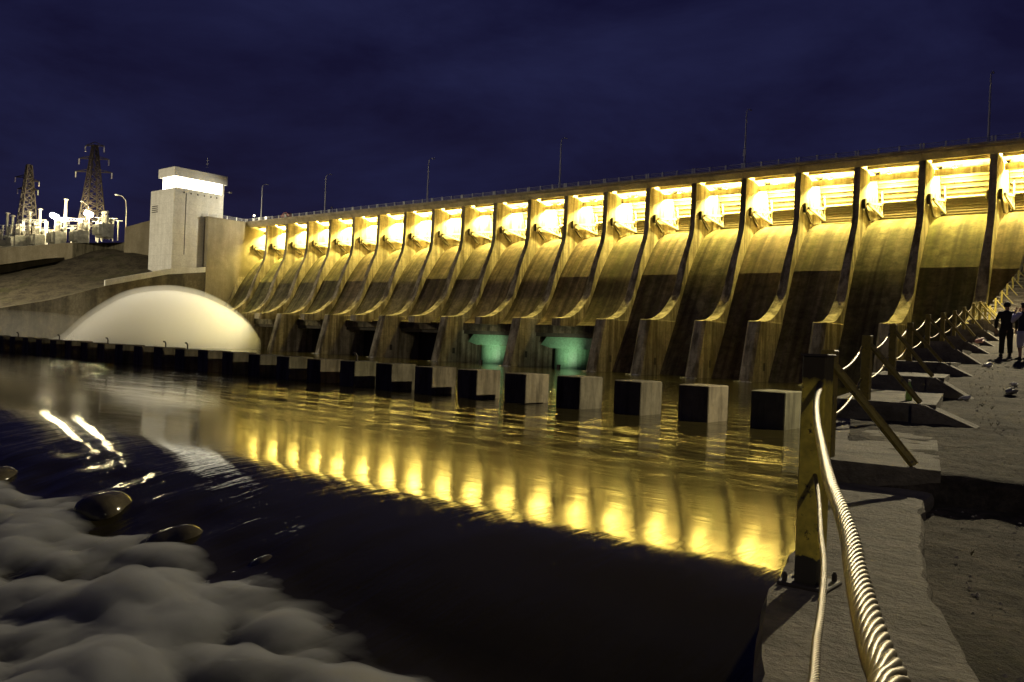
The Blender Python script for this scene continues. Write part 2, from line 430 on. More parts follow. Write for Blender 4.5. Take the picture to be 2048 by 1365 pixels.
# roadway across the top
g = G(); g.box(-219, -.5, 136.0, 149.2, 35.96, 36.28)
g.box(-219, -.5, 135.8, 136.8, 36.06, 36.4)
g.build('road_deck', M['deck'], dam)
for n in range(-2, 20):
    g = G(); xa, xb = XP(n+1)+.025, XP(n)-.025
    g.rings([[(x,136.12,35.9),(x,136.12,35.7),(x,136.9,34.85),(x,137.4,34.85),(x,137.4,35.95),(x,136.3,35.95)] for x in (xa,xb)]); g.build('girder', M['deck'], dam)
    G().box(xa+.5, xb-.5, 140.2, 140.8, 34.97, 35.94).build('cross_beam', M['deck'], dam)
    G().box(xa+.5, xb-.5, 147.2, 147.8, 34.3, 35.94).build('hoist_beam', M['pier'], dam)
    g = G(); g.box(xa+.5, xb-.5, 150.2, 150.9, 29, 35.9); g.build('breast_wall', M['spill'], dam)

# radial gates
TR = Vector((0, 138.8, 29.2)); RAD = 8.4
def gate_for(n):
    xa, xb = XP(n+1)+.56, XP(n)-.56
    gt = bpy.data.objects.new('gate', None); C.objects.link(gt); gt.parent = dam; ORG[gt.name] = org(dam)
    g = G(); rows = []
    for rr in (RAD, RAD+.12):
        rows.append([])
        for i in range(17):
            t = math.radians(-13 + 54*i/16)
            rows[-1].append((TR.y+rr*math.cos(t), TR.z+rr*math.sin(t)))
    poly = rows[0] + rows[1][::-1]; k = len(poly)
    g.add([(xa+.05,y,z) for y,z in poly]+[(xb-.05,y,z) for y,z in poly], [(i,(i+1)%k,k+(i+1)%k,k+i) for i in range(k)]+[tuple(range(k))[::-1],tuple(range(k,2*k))])
    def rib(deg, h, d):
        t = math.radians(deg); c = Vector((0, TR.y+(RAD-d/2)*math.cos(t), TR.z+(RAD-d/2)*math.sin(t)))
        g.box(xa+.1, xb-.1, c.y-d/2, c.y+d/2-.01, c.z-h/2, c.z+h/2)
    for q in (-11,-8,-5,-2,1,4,6.5): rib(q, .14, .22)
    for q in (15,21,27,33,38): rib(q, .22, .3)
    g.build('skin_plate', M['gate'], gt)
    t = math.radians(9.2)
    g = G(); g.box(xa+.9, xb-.9, TR.y+RAD*math.cos(t)-1.25, TR.y+RAD*math.cos(t)-.02, 30.42, 30.6)
    g.build('walkway', M['pale_steel'], gt)
    for s in (0, 1):
        x = xa+.65 if s == 0 else xb-.65
        g = G(); P0 = (x, TR.y+.3, TR.z); A = (x, TR.y+RAD*.985, 30.25); B = (x, TR.y+RAD*.985, 28.2)
        g.bar(P0, A, .3, .34); g.bar(P0, B, .3, .34)
        for f in (.45, .7, .97):
            a = Vector(P0).lerp(Vector(A), f); b = Vector(P0).lerp(Vector(B), f); g.bar(a, b, .16)
        a = Vector(P0).lerp(Vector(A), .7); b = Vector(P0).lerp(Vector(B), .97); g.bar(a, b, .16)
        a = Vector(P0).lerp(Vector(A), .45); b = Vector(P0).lerp(Vector(B), .7); g.bar(a, b, .16)
        g.bar((x, TR.y+RAD*.97, 30.3), (x+(.15 if s else -.15)*0, TR.y+RAD*.9, 32.4), .2)
        g.build('arm', M['pale_steel'], gt)
        x = xa if s == 0 else xb
        g = G(); e = .45 if s == 0 else -.45
        g.box(min(x,x+e), max(x,x+e), TR.y-.35, TR.y+.45, TR.z-.8, TR.z+.75)
        g.bar((x+e*.6, TR.y+.3, TR.z-.7), (x+e*.6, 141.6, 26.9), .28); g.bar((x+e*.6, TR.y+.9, TR.z-.6), (x+e*.6, 142.3, 26.9), .2)
        g.build('trunnion', M['gate'], gt)
LC = (1, .81, .20)
for n in range(-2, 20):
    gate_for(n)
    xc = XP(n+1)+3.1
    g = G(); g.box(xc-.35, xc+.35, 143.25, 143.6, 34.65, 34.9); g.bar((xc, 143.4, 34.9), (xc, 143.4, 35.95), .08)
    G().box(XP(n+1)+.55, XP(n)-.55, 142.1, 142.3, 33.3, 34.35).build('shade_beam', M['pier'], dam)  # added visor, screens the bulb from the river, stretched into a bay-wide beam
    g.build('floodlight', M['dark_steel'], dam)
    lamp('floodlight_bulb', 'POINT', (xc, 143.4, 34.0), 44000*random.uniform(.78,1.22), LC, .3)

# crest railing
rl = thing('crest_railing', 'pale post and rail guard railing along the top of the dam', 'railing', (XP(9.5), 136.7, 36.4))
for n in range(-2, 20):
    for dx in (.22, 3.27, 6.33, 9.38):
        x = XP(n)-dx
        G().bbox(x-.13, x+.13, 136.4, 136.66, 36.4, 37.4, .02).build('post', M['rail'], rl)
for z, r in ((37.28,.05),(37.0,.035),(36.72,.035)):
    G().tube([(-219,136.61,z),(-1,136.61,z)], r, 6).build('rail', M['galv'], rl)

# road lamps on the crest
LAMPS = [(-25.0, 'nearest the right edge'), (-62.9, 'the one with a small white box'), (-103.4, 'third from the right'), (-142.4, 'fourth from the right'), (-181.4, 'fifth from the right'), (-210.9, 'nearest the white tower')]
for i, (x, s) in enumerate(LAMPS):
    t = thing('street_lamp', 'thin unlit road lamp on the dam crest, ' + s, 'street lamp', (x, 138, 36.28), 'road lamps along the dam crest')
    G().tube([(x,138,36.28),(x,138,46.2),(x,138.1,46.9),(x,138.5,47.35),(x,139.3,47.55)], [.19,.12,.1,.08,.07], 8).build('pole', M['galv'], t)
    G().bbox(x-.16, x+.16, 139.1, 140.0, 47.45, 47.68, .06).build('lamp_head', M['unlit'], t)
    G().bbox(x-.22, x+.22, 137.78, 138.22, 36.28, 37.2, .05).build('base', M['galv'], t)
    if i == 1: G().bbox(x-.25, x+.25, 137.7, 137.9, 39.0, 40.2, .04).build('control_box', M['rail'], t)

# small red car on the crest road
def car(x, y, z, body, label):
    t = thing('car', label, 'car', (x, y, z))
    g = G(); pts = [(-2.0,.3),(-2.05,.75),(-1.3,.9),(-.75,1.42),(.7,1.45),(1.35,.95),(2.0,.85),(2.05,.3)]
    g.rings([[(x+a,y+s,z+b) for a,b in pts] for s in (-.8,.8)]); g.build('body', body, t)
    g = G(); pts = [(-1.1,.93),(-.7,1.34),(.62,1.36),(1.12,.96)]
    g.rings([[(x+a,y+s,z+b) for a,b in pts] for s in (-.81,.81)]); g.build('window', M['glass'], t)
    for a in (-1.25, 1.3):
        for s in (-.78, .6):
            G().rings([[(x+a+.32*math.cos(q*PI/8),y+s+d,z+.32+.32*math.sin(q*PI/8)) for q in range(16)] for d in (0,.18)]).build('wheel', M['black'], t)
car(-199.5, 138.9, 36.9, M['red'], 'small red car parked behind the crest railing at the far end of the dam')

# ------------------------------------------------------------------ left bank
ab = G(); ab.box(-217.2, -215.4, 123.9, 151, -3, 35.95); ab.box(-217.4, -215.2, 123.7, 136.5, 35.96, 36.3)
ab = ab.build('abutment_wall', M['wall'], None, loc=(-216.3, 137, 0)); tag(ab, 'tall yellow lit concrete abutment wall closing the far end of the dam', 'wall')
t = thing('abutment_railing', 'short pale guard railing on top of the far abutment wall', 'railing', (-216, 130, 36.3))
for i in range(5):
    y = 124.2+i*3; G().bbox(-216.1, -215.9, y-.09, y+.09, 36.3, 37.3, .02).build('post', M['rail'], t)
for z in (37.22, 36.95, 36.65): G().tube([(-216,124,z),(-216,136.5,z)], .03, 6).build('rail', M['galv'], t)

TW = [(-60,5.0),(40,5.6),(72.5,7.6),(83.4,10.2),(96.3,14.6),(112.8,19.0),(124,20.6)]
g = G(); ys = [-60,0,40,60,72.5,83.4,90,96.3,104,112.8,118,123.88]
for a, b in zip(ys, ys[1:]):
    za, zb = interp(TW, a), interp(TW, b)
    g.add([(-216.2,a,-3),(-215.5,a,-3),(-215.5,b,-3),(-216.2,b,-3),(-216.2,a,za),(-215.5,a,za),(-215.5,b,zb),(-216.2,b,zb)], [(4,5,6,7),(1,2,6,5),(0,4,7,3)] + ([(0,1,5,4)] if a == -60 else []) + ([(2,3,7,6)] if b > 123 else []))
o = g.build('training_wall', M['bank_wall'], None, loc=(-216, 60, 0)); tag(o, 'stained sloping concrete wall along the far left river bank', 'wall')
g = G(); ys = [96.3,104,112.8,123.85]
for a, b in zip(ys, ys[1:]):
    za, zb = interp(TW, a), interp(TW, b)
    g.add([(x,y,z+d) for x in (-215.95,-215.42) for y, z in ((a,za),(b,zb)) for d in (.004,1.5)], [(0,1,3,2),(4,6,7,5),(1,5,7,3),(0,4,5,1),(2,3,7,6)])
o = g.build('parapet', M['white_conc'], None, loc=(-215.7, 110, 17)); tag(o, 'pale concrete parapet stepping up below the white tower', 'parapet')

def hill_z(x, y):
    d = -216.15-x
    z = interp(TW, y)-.4
    k = min(1, d/46)
    top = interp([(-60,6),(60,9),(93,18.6),(107,24.2),(112,26.8),(120,29),(140,30)], y)
    z = z + (top-z)*(k*k*(3-2*k))
    if d > 46: z = max(z, top)
    return z + .5*min(1, d/5)*noise.noise(Vector((x*.16, y*.16, 0)))
rows = []
for i in range(60):
    y = -60+i*3.6 if i < 59 else 152
    rows.append([(-216.15-d, y, hill_z(-216.15-d, y)) for d in [0,1,3,6,9,12,15,18,21,24,27,30,33,36,40,44,48,54,62,72,85,110,150,220,400]])
o = G().grid(rows).build('hill', M['hill'], None, smooth=True); tag(o, kind='structure')
rows = []
for i in range(14):                         # lit grass shelf in front of the substation wall
    u = i/13; x0 = -294+u*30; y0 = 84+u*21.5
    rows.append([(x0+2.2*k*.9, y0-2.2*k*.9+k*.2, max(hill_z(x0+2*k, y0-2*k), interp([(0,18.4),(13,24.4)], i)-.33*k) + .12) for k in range(6)])
o = G().grid(rows).build('grass_bank', M['lawn'], None, smooth=True); tag(o, kind='structure')

def wall_between(name, label, pts, t, mat):
    g = G()
    for (xa,ya,b0,t0), (xb,yb,b1,t1) in zip(pts, pts[1:]):
        n = Vector((yb-ya, -(xb-xa), 0)).normalized()*t
        g.add([(xa,ya,b0),(xb,yb,b1),(xb-n.x,yb-n.y,b1),(xa-n.x,ya-n.y,b0),(xa,ya,t0),(xb,yb,t1),(xb-n.x,yb-n.y,t1),(xa-n.x,ya-n.y,t0)],
              [(3,2,1,0),(4,5,6,7),(0,1,5,4),(1,2,6,5),(2,3,7,6),(3,0,4,7)])
    o = g.build(name, mat, None, loc=(pts[0][0],pts[0][1],pts[0][2])); tag(o, label, 'wall'); return o
wall_between('retaining_wall', 'low sunlit-coloured retaining wall in front of the lit substation', [(-294,82,14,24.6),(-279,93.4,16,26.5),(-262.2,107.2,18,29.1)], .6, M['wall'])
bpy.data.objects['retaining_wall']['label'] = 'yellow lit retaining wall in front of the substation, at the left edge'
wall_between('retaining_wall', 'dark shaded retaining wall running back from the yellow lit one', [(-262.1,107.3,18,29.0),(-262.0,117.5,20,29.8),(-250.4,117.6,20,29.9)], .6, M['block'])  # darker concrete stands in for the shade on this wall
wall_between('retaining_wall', 'tall yellow brown retaining wall right behind the white tower', [(-250.3,117.1,22,34.3),(-244.8,121.7,22,36.6),(-229,134,22,37.5)], .6, M['wall'])
o = G(); o.add([(-262.5,107.9,29.0),(-250.6,118.2,29.85),(-250.3,117.8,33.2),(-229,134.6,36.2),(-240,190,36.2),(-420,190,31),(-420,60,24.5),(-294.4,82.5,24.5)], [(0,1,6,7),(1,4,5,6),(1,2,4),(2,3,4)])
o = o.build('platform_ground', M['hill'], None); tag(o, kind='structure')

# white control tower
tw = thing('control_tower', 'white concrete control tower with a glowing band of windows under its roof', 'tower', (-223.7, 122, 16))
TX, TY0, TY1 = -217.25, 114.7, 129.6
g = G(); g.bbox(-230.3, TX, TY0, TY1, 12, 43.0, .06); g.build('body', M['white_conc'], tw)
g = G(); g.box(-224.3, TX-.25, TY0+.3, TY1+.1, 43.0, 46.3); g.build('window_band', M['window_light'], tw)
g = G(); g.bbox(-226, TX+.1, TY0-.2, TY1+1.0, 46.3, 48.8, .06); g.build('roof', M['white_conc'], tw)
g = G()
for y in (118.5, 122.3, 126.2): g.box(TX-.3, TX-.2, y-.08, y+.08, 43.0, 46.3)
for x in (-222, -219.6): g.box(x-.06, x+.06, TY0+.22, TY0+.32, 43, 46.3)
g.box(TX-.22, TX-.15, TY0+.3, TY1, 43.0, 43.25); g.box(TX-.25, TX-.16, TY1-.5, TY1+.15, 43, 46.3)
g.build('window_frame', M['pale_steel'], tw)
g = G(); g.box(TX-.02, TX+.06, 118.1, 118.3, 25, 42)
g.build('downpipe', M['dark_steel'], tw)
for y in (117.5, 119.6, 121.6, 123.6, 125.6, 127.4): G().box(TX-.02, TX+.25, y-.1, y+.1, 41.9, 42.3).build('bracket', M['dark_steel'], tw)
g = G()
for k in range(4): g.box(-229.3, -225.9, TY0-.06, TY0+.02, 36.8+k*.55, 37.05+k*.55)
g.build('louvre', M['dark_steel'], tw)
g = G(); g.tube([(-222,126.8,48.8),(-222,126.8,54)], .05, 6)
for z in (51.2, 52.2, 53.2): g.bar((-222.8,126.8,z), (-221.2,126.8,z), .05)
g.build('antenna', M['galv'], tw)
g = G(); g.bar((TX,TY1+.1,44), (TX+.6,TY1+1.6,44.4), .08); g.bbox(TX+.3, TX+.9, TY1+1.3, TY1+2.0, 44.0, 44.5, .05)
g.build('wall_light', M['dark_steel'], tw)

# ------------------------------------------------------------------ substation
def truss(P, T, wb, wt, nseg, mat_r=.12):
    g = G(); P = Vector(P); H = T-P.z
    def cor(u): w = (wb+(wt-wb)*u)/2; return [Vector((P.x+a*w, P.y+b*w, P.z+H*u)) for a, b in ((-1,-1),(1,-1),(1,1),(-1,1))]
    us = [1-(1-i/nseg)**1.0 for i in range(nseg+1)]
    for u, v in zip(us, us[1:]):
        c0, c1 = cor(u), cor(v)
        for k in range(4):
            g.bar(c0[k], c1[k], mat_r*2); g.bar(c0[k], c1[(k+1)%4], mat_r*1.1); g.bar(c0[(k+1)%4], c1[k], mat_r*1.1); g.bar(c1[k], c1[(k+1)%4], mat_r*1.1)
    return g
def arm_g(P, half, z, d=(.77,.64)):
    g = G()
    for s in half:
        e = Vector((P[0]+d[0]*s, P[1]+d[1]*s, z)); c = Vector((P[0], P[1], z))
        g.bar(c, e, .28); g.bar(c+Vector((0,0,1.3)), e, .2)
        for f in (.35,.7): g.bar(c.lerp(e,f), (c+Vector((0,0,1.3))).lerp(e,f), .12)
    return g
def insul_string(g, x, y, z, n=5):
    g.tube([(x,y,z),(x,y,z-.35*n)], .06, 6)
    for i in range(n): g.lathe([(.06,0),(.24,-.06),(.24,-.12),(.06,-.16)], (x,y,z-.2-.33*i), 8)
    return g
t = thing('pylon', 'slim pale lattice pylon with three staggered arms behind the left wall', 'pylon', (-311.4, 112, 29.5))
truss((-311.4,112,29.5), 58.5, 6.2, 1.3, 12, .17).build('mast', M['pylon'], t)
for s, z in ((-4.6,54.2),(3.6,53.0),(-3.6,50.2),(3.4,50.0)):
    arm_g((-311.4,112), (s,), z).build('arm', M['pylon'], t)
    insul_string(G(), -311.4+.77*s, 112+.64*s, z).build('insulator', M['insul'], t)
t = thing('pylon', 'tall rust brown lattice pylon with wide arms rising behind the brightest yard lamp', 'pylon', (-294.2, 126.2, 36))
truss((-294.2,126.2,36), 66.2, 7.0, 1.3, 12, .17).build('mast', M['pylon'], t)
for hs, z in (((-3.2,3.2),66.0),((-5.2,5.0),61.5),((-6.2,6.2),57.0)):
    arm_g((-294.2,126.2), hs, z).build('arm', M['pylon'], t)
    for s in hs: insul_string(G(), -294.2+.77*s, 126.2+.64*s, z, 6).build('insulator', M['insul'], t)

def pole(x, y, z0, z1, r, label, mat='insul'):
    o = G(); o.tube([(x,y,z0),(x,y,(z0+z1)/2),(x,y,z1)], [r*1.3,r,r*.8], 10); o.lathe([(r*1.6,0),(r*1.6,.25),(r*.4,.5)], (x,y,z1), 8)
    q = o.build('pole', M[mat], None, loc=(x,y,z0), smooth=False); tag(q, label, 'pole', 'poles in the substation yard')
pole(-308, 114.8, 33, 43.3, .5, 'pale pole between the slim pylon and the left yard lamp')
pole(-301.2, 120.4, 33, 47, .5, 'tallest pale pole, rising right behind the left yard lamp')
pole(-310.6, 112.6, 30, 42.2, .5, 'pale pole standing against the slim lattice pylon')
pole(-316.5, 107.7, 27, 41.5, .55, 'pale pole nearest the left edge, left one of a close pair')
pole(-315.1, 108.9, 27, 40.6, .55, 'pale pole nearest the left edge, right one of a close pair')

def yard_lamp(x, y, z0, z1, label, e):
    t = thing('yard_lamp', label, 'lamp', (x, y, z0))
    G().tube([(x,y,z0),(x,y,z1-.3)], .14, 8).build('pole', M['galv'], t)
    G().bar((x-1.7,y+1.2,z1-.3), (x+1.7,y-1.6,z1-.3), .2).build('crossbar', M['galv'], t)
    for k in range(5):
        a = -1.5+.75*k; G().ball((x+a,y-.2-a*.82,z1+.25), .85, 12, 8).build('lamp_glass', M['sub_lamp'], t, smooth=True)
    lamp('yard_light', 'POINT', (x+.5, y-1.6, z1), e, (1,.84,.5), .4)
yard_lamp(-298.5, 116, 31, 40.4, 'glaring floodlight in the substation yard, the left of two', 4000)
yard_lamp(-290, 123.5, 32, 41.6, 'brightest glaring floodlight in the substation yard, the right of two', 5500)
t = thing('street_lamp', 'curved arm yard lamp at the right end of the substation', 'street lamp', (-285.1, 133.8, 35))
G().tube([(-285.1,133.8,35),(-285.2,133.7,45),(-285.4,133.5,47.5),(-286.3,132.7,49),(-287.6,131.7,49.5)], [.2,.16,.1,.08,.08], 8).build('pole', M['insul'], t)
G().ball((-288,131.4,49.5), .55, 10, 6, (1.4,1.2,.45)).build('lamp_head', M['insul'], t, smooth=True)
t = thing('street_lamp', 'small arm lamp just left of the brightest yard floodlight', 'street lamp', (-296, 124, 34))
G().tube([(-294.5,125.2,34),(-294.6,125.1,45),(-296.2,123.8,46.6)], .1, 8).build('pole', M['insul'], t)
G().ball((-296.5,123.6,46.6), .45, 10, 6, (1.4,1.2,.45)).build('lamp_head', M['insul'], t, smooth=True)

def transformer(x, y, z, k, label):
    t = thing('transformer', label, 'transformer', (x, y, z), 'transformers in the substation yard')
    G().bbox(x-1.6*k, x+1.6*k, y-1.2*k, y+1.2*k, z, z+3.0*k, .1).build('tank', M['tank'], t)
    g = G()
    for i in range(7): g.box(x-1.4*k+i*.45*k, x-1.28*k+i*.45*k, y-1.9*k, y-1.2*k, z+.5*k, z+2.6*k)
    g.build('radiator', M['tank'], t)
    for i in (-1, 0, 1):
        g = G(); prof = [(.2*k,0)]
        for j in range(6): prof += [(.34*k,.15*k+j*.28*k),(.18*k,.28*k+j*.28*k)]
        prof += [(.12*k,2.0*k),(.3*k,2.15*k),(.3*k,2.5*k),(.05*k,2.7*k)]
        g.lathe(prof, (x+i*1.0*k, y, z+3.0*k), 10); g.build('bushing', M['insul'], t)
    g = G(); g.tube([(x-1.5*k,y+.7*k,z+3.7*k),(x+1.5*k,y+.7*k,z+3.7*k)], .4*k, 10); g.build('conservator', M['tank'], t)
TLAB = ['first from the left', 'second from the left', 'third from the left', 'fourth from the left', 'fifth from the left', 'sixth from the left']
for i, (x, y, z, k) in enumerate([(-312,104.2,28.0,1.3),(-306,107.5,28.8,1.5),(-300.5,111.5,29.7,1.4),(-294.5,115.5,30.5,1.5),(-289,120.5,31.3,1.5),(-283.8,126.0,33.8,1.6)]):
    transformer(x, y, z, k, 'lit grey transformer with pale bushings, %s behind the substation wall' % TLAB[i])
g0 = None
for i in range(48):                          # post insulators carrying busbars, three rows deep
    u = (i%16)/15; k = i//16; x = -315+u*31+random.uniform(-.9,.9)-k*3.0; y = 102+u*24+random.uniform(-.9,.9)+k*3.6; z = 28.2+u*4.9+k*.5
    h = random.choice([2.4,3.2,4.2,5.2])
    t = thing('post_insulator', 'ribbed pale post insulator on a steel stand, in the substation', 'insulator', (x,y,z), 'post insulators in the substation yard')
    t['label'] = 'ribbed pale post insulator on a lit steel stand in the substation yard'
    G().bar((x,y,z), (x,y,z+h), .3).build('stand', M['galv'], t)
    pr = [(.2,0)]
    for j in range(7): pr += [(.42,.12+j*.3),(.2,.27+j*.3)]
    pr += [(.35,2.3),(.35,2.6)]
    G().lathe(pr, (x,y,z+h), 10).build('insulator_column', M['insul'], t)
    G().bar((x-1.1,y-.9,z+h+2.7), (x+1.1,y+.9,z+h+2.7), .16).build('busbar', M['galv'], t)
for i, (xa, ya, xb, yb, z, lab) in enumerate([(-309,110,-303,115,30,'left of the left yard lamp'),(-300,117.5,-294,122.5,31,'between the two yard lamps')]):
    t = thing('gantry', 'pale steel busbar gantry in the substation, ' + lab, 'gantry', (xa,ya,z))
    for x, y in ((xa,ya),(xb,yb)): truss((x,y,z), z+9, .9, .7, 7, .06).build('column', M['galv'], t)
    g = G()
    for dz in (0,.8): g.bar((xa,ya,z+8.6+dz), (xb,yb,z+8.6+dz), .16)
    for k in range(8):
        a = Vector((xa,ya,z+8.6)).lerp(Vector((xb,yb,z+8.6)), k/8); b = Vector((xa,ya,z+9.4)).lerp(Vector((xb,yb,z+9.4)), (k+1)/8); g.bar(a, b, .1)
    g.build('beam', M['galv'], t)

# added floodlight mast outside the left edge, put in to brighten spray and tower
t = thing('floodlight_mast', 'added unseen floodlight mast on the far left river bank lighting the spray and the tower', 'floodlight', (-222, 58, 6))
G().tube([(-222,58,5.5),(-222,58,34)], [.25,.15], 10).build('pole', M['galv'], t)
G().bbox(-222.7, -221.3, 57.6, 58.2, 34, 35, .08).build('lamp_head', M['dark_steel'], t)
lamp('mast_light', 'SPOT', (-221.4, 58.9, 34.6), 90000, (1,.88,.6), .5, (-215, 100, 16), 165, .4)

# ------------------------------------------------------------------ the jet of spray
JT = [(75,.5),(77,2.6),(78.5,4.4),(80.6,6.7),(84,9.4),(88.1,12.0),(92.6,13.5),(98.6,14.35),(102,14.2),(106.3,13.6),(111.7,11.8),(115,10.1),(117.4,8.6),(120,6.6),(121.8,4.6),(122.8,3.0)]
def jet_rings(sc_, dz):
  R = []
  for i in range(34):
    y = 122.9-i*(47.5/33)-(1.6 if i == 33 and sc_ > 1 else 0); zt = max(.3, interp_s(JT, y)+dz*min(1, i/8)); u = i/33
    hw = (1.6+4.2*min(1, u*1.6))*sc_
    ring = []
    for j in range(20):
        a = PI*j/19; ca, sa = math.cos(a), math.sin(a)
        ring.append((-187+hw*ca*(1 if abs(ca) < .01 else abs(ca)**-.35), y, -.2+(zt+.2)*sa**.75 if sa > 0 else -.2))
    R.append(ring)
  return R
jt = thing('water_jet', 'great arching mound of white spray shooting from the dam outlet', 'spray', (-187, 120, 0))
G().rings(jet_rings(.85, -.9)).build('spray_core', vol_mat('spray_volume', .3, (.99,.98,.95)), jt, smooth=True)
G().rings(jet_rings(1.12, .35)).build('spray_veil', vol_mat('spray_veil_volume', .075, (.99,.98,.95)), jt, smooth=True)
g = G(); g.ball((-186, 66, 0), 1, 24, 14, (9, 30, 7))
o = g.build('mist', vol_mat('mist_volume', .010), None, smooth=True, loc=(-186, 66, 0)); tag(o, 'thin mist drifting from the landing spray', 'mist', kind='stuff')

# ------------------------------------------------------------------ river
def wall_x(y):
    return interp([(-8,1.8),(2.7,-1.1),(3.7,-1.5),(5.3,-1.9),(7.5,-2.6),(13,-4.3),(18,-5.35),(23,-6.3),(28,-7.0),(33,-7.7),(38,-8.3),(43,-9.0),(48,-9.5),(53,-10.2),(63.6,-11.6),(75.7,-12.5),(88,-13.2),(125,-14.4)], y)
random.seed(21)
BUMPS = []
for i in range(62):
    for j in range(22):
        x = -66+i*1.0+random.uniform(-.7,.7); y = -8+j*.95+random.uniform(-.45,.45)
        BUMPS.append((x, y, random.uniform(.55,1.35), random.choice([.1,.2,.3,.35,.45,.6])))
CELL = {}
for b in BUMPS: CELL.setdefault((int(b[0]//2), int(b[1]//2)), []).append(b)
def lump(x, y):
    h = 0
    for a in (-1,0,1):
        for c in (-1,0,1):
            for bx, by, r, A in CELL.get((int(x//2)+a, int(y//2)+c), ()):
                d2 = (((x-bx)*.8)**2+(y-by)**2)/(r*r)
                if d2 < 1:
                    v = A*(1-d2)**1.2; h = max(h, v) + .35*min(h, v)
    h = .6*h + .55*math.sqrt(noise.noise(Vector((x*.36, y*.5, 51)))**2+.004) + .18*math.sqrt(noise.noise(Vector((x*.9, y*1.2, 57)))**2+.002)
    edge = 11.8+1.0*noise.noise(Vector((x*.28, 0, 5)))-.5*max(0, x+12.5)
    k = max(0, min(1, (edge-y)/1.8)); k = k*k*(3-2*k)
    return h*k, k
def water_z(x, y):
    if y >= 17.5: return 0
    d = 17.5-y
    z = -.026*d*d if d < 6 else -.936-.312*(1-math.exp(-(d-6)*.6))/.6-.05*(d-6)
    k = min(1, d/3)
    z += k*(.05*noise.noise(Vector((x*.5, y*.16, 3)))+.022*noise.noise(Vector((x*1.5, y*.35, 7))))
    q = max(0, min(1, (-13-x)/8))*max(0, min(1, (15.2-y)/1.5))
    z += q*(.10*noise.noise(Vector((x*.42+y*.2, y*.5, 11)))+.05*noise.noise(Vector((x*1.1+y*.5, y*.9, 17))))
    if y < 14 and x > -66: z += .45*lump(x, y)[0]
    return z
xs = [-215.6,-160,-120,-95,-80,-70]+[-62+.32*i for i in range(194)]
ys = [-14,-11]+[-8+.2*i for i in range(132)]+[18.5,20,24,30,40,60,90,134]
rows = [[(x, y, water_z(x, y)) for x in xs] for y in ys]
o = G().grid(rows).build('water', M['water'], None, smooth=True); tag(o, kind='structure')
o = G(); o.box(-216, 4, -60, 9.2, -4, -3.2); o = o.build('river_bed', M['rock'], None); tag(o, kind='structure')

fx = [-64+.17*i for i in range(365)]; fy = [-8+.16*i for i in range(128)]
top, bot = [], []
for y in fy:
    rt, rb = [], []
    for x in fx:
        if x > wall_x(y)-.1: x = wall_x(y)-.1
        h, k = lump(x, y); w = water_z(x, y)
        t = h*.6+.09*k*noise.noise(Vector((x*1.6,y*.7,44)))+.05*k*noise.noise(Vector((x*3.6,y*1.2,4)))+k*(.03+.26*noise.noise(Vector((x*.45,y*.3,31))))
        rt.append((x, y, w+t-.07)); rb.append((x, y, min(w-.12, w+t-.09)))
    top.append(rt); bot.append(rb)
g = G(); g.grid(top); nb = len(g.v); nr, nc = len(top), len(top[0])
g.grid(bot)
ed = [j for j in range(nc)]+[i*nc+nc-1 for i in range(1,nr)]+[(nr-1)*nc+j for j in range(nc-2,-1,-1)]+[i*nc for i in range(nr-2,0,-1)]
g.f += [(ed[k], ed[(k+1) % len(ed)], ed[(k+1) % len(ed)]+nb, ed[k]+nb) for k in range(len(ed))]
o = g.build('foam', vol_mat('foam_volume', 2.6, (.52,.53,.56)), None, smooth=True); tag(o, kind='stuff')
random.seed(5)
def boulder(x, y, z, r, label):
    g = G(); g.ball((x,y,z), r, 22, 14, (1,1.15,.8)); s = random.random()*50
    g.v = [tuple(Vector(p)+(Vector(p)-Vector((x,y,z)))*.3*noise.noise(Vector(p)*1.1+Vector((s,0,0)))) for p in g.v]
    o = g.build('boulder', M['rock'], None, smooth=True, loc=(x,y,z)); tag(o, label, 'boulder', 'wet boulders in the rapids')
boulder(-25.3, 11.6, -1.1, .8, 'rounded wet boulder breaking the water at the left of the rapids')
boulder(-17.2, 11.9, -1.3, .62, 'small wet boulder with a curl of water at the front edge of the foam')
boulder(-15.0, 11.6, -1.5, .7, 'low dark boulder beside the foam nearest the dark water')
boulder(-21.0, 11.6, -1.25, .75, 'wet boulder between the rounded left one and the one with the curl')

boulder(-33.0, 11.2, -1.15, .7, 'dark wet boulder farthest left along the top edge of the foam')
boulder(-19.2, 10.9, -1.55, .62, 'flat dark wet boulder half sunk in the middle of the foam edge')
boulder(-13.2, 10.6, -1.7, .6, 'dark wet boulder at the far right tip of the foam')
# baffle blocks
ORD = ['nearest','second','third','fourth','fifth','sixth','seventh','eighth','ninth','tenth','eleventh','twelfth','thirteenth','fourteenth','fifteenth','sixteenth','seventeenth','eighteenth','nineteenth','twentieth','twenty-first','twenty-second','twenty-third','twenty-fourth','twenty-fifth','twenty-sixth','twenty-seventh','twenty-eighth','twenty-ninth','thirtieth','thirty-first','thirty-second','thirty-third','thirty-fourth','thirty-fifth']
HOOKS = {8,14,15,18,21,24}
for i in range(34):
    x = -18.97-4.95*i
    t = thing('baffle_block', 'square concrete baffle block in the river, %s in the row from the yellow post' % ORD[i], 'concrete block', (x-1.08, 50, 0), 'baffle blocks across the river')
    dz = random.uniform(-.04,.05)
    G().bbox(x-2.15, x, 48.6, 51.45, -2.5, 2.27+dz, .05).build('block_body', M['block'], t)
    if i in HOOKS:
        G().tube([(x-.5,49.2,2.2),(x-.5,49.2,2.75),(x-.62,49.15,2.95),(x-.85,49.1,2.98)], .09, 6).build('hook', M['dark_steel'], t)

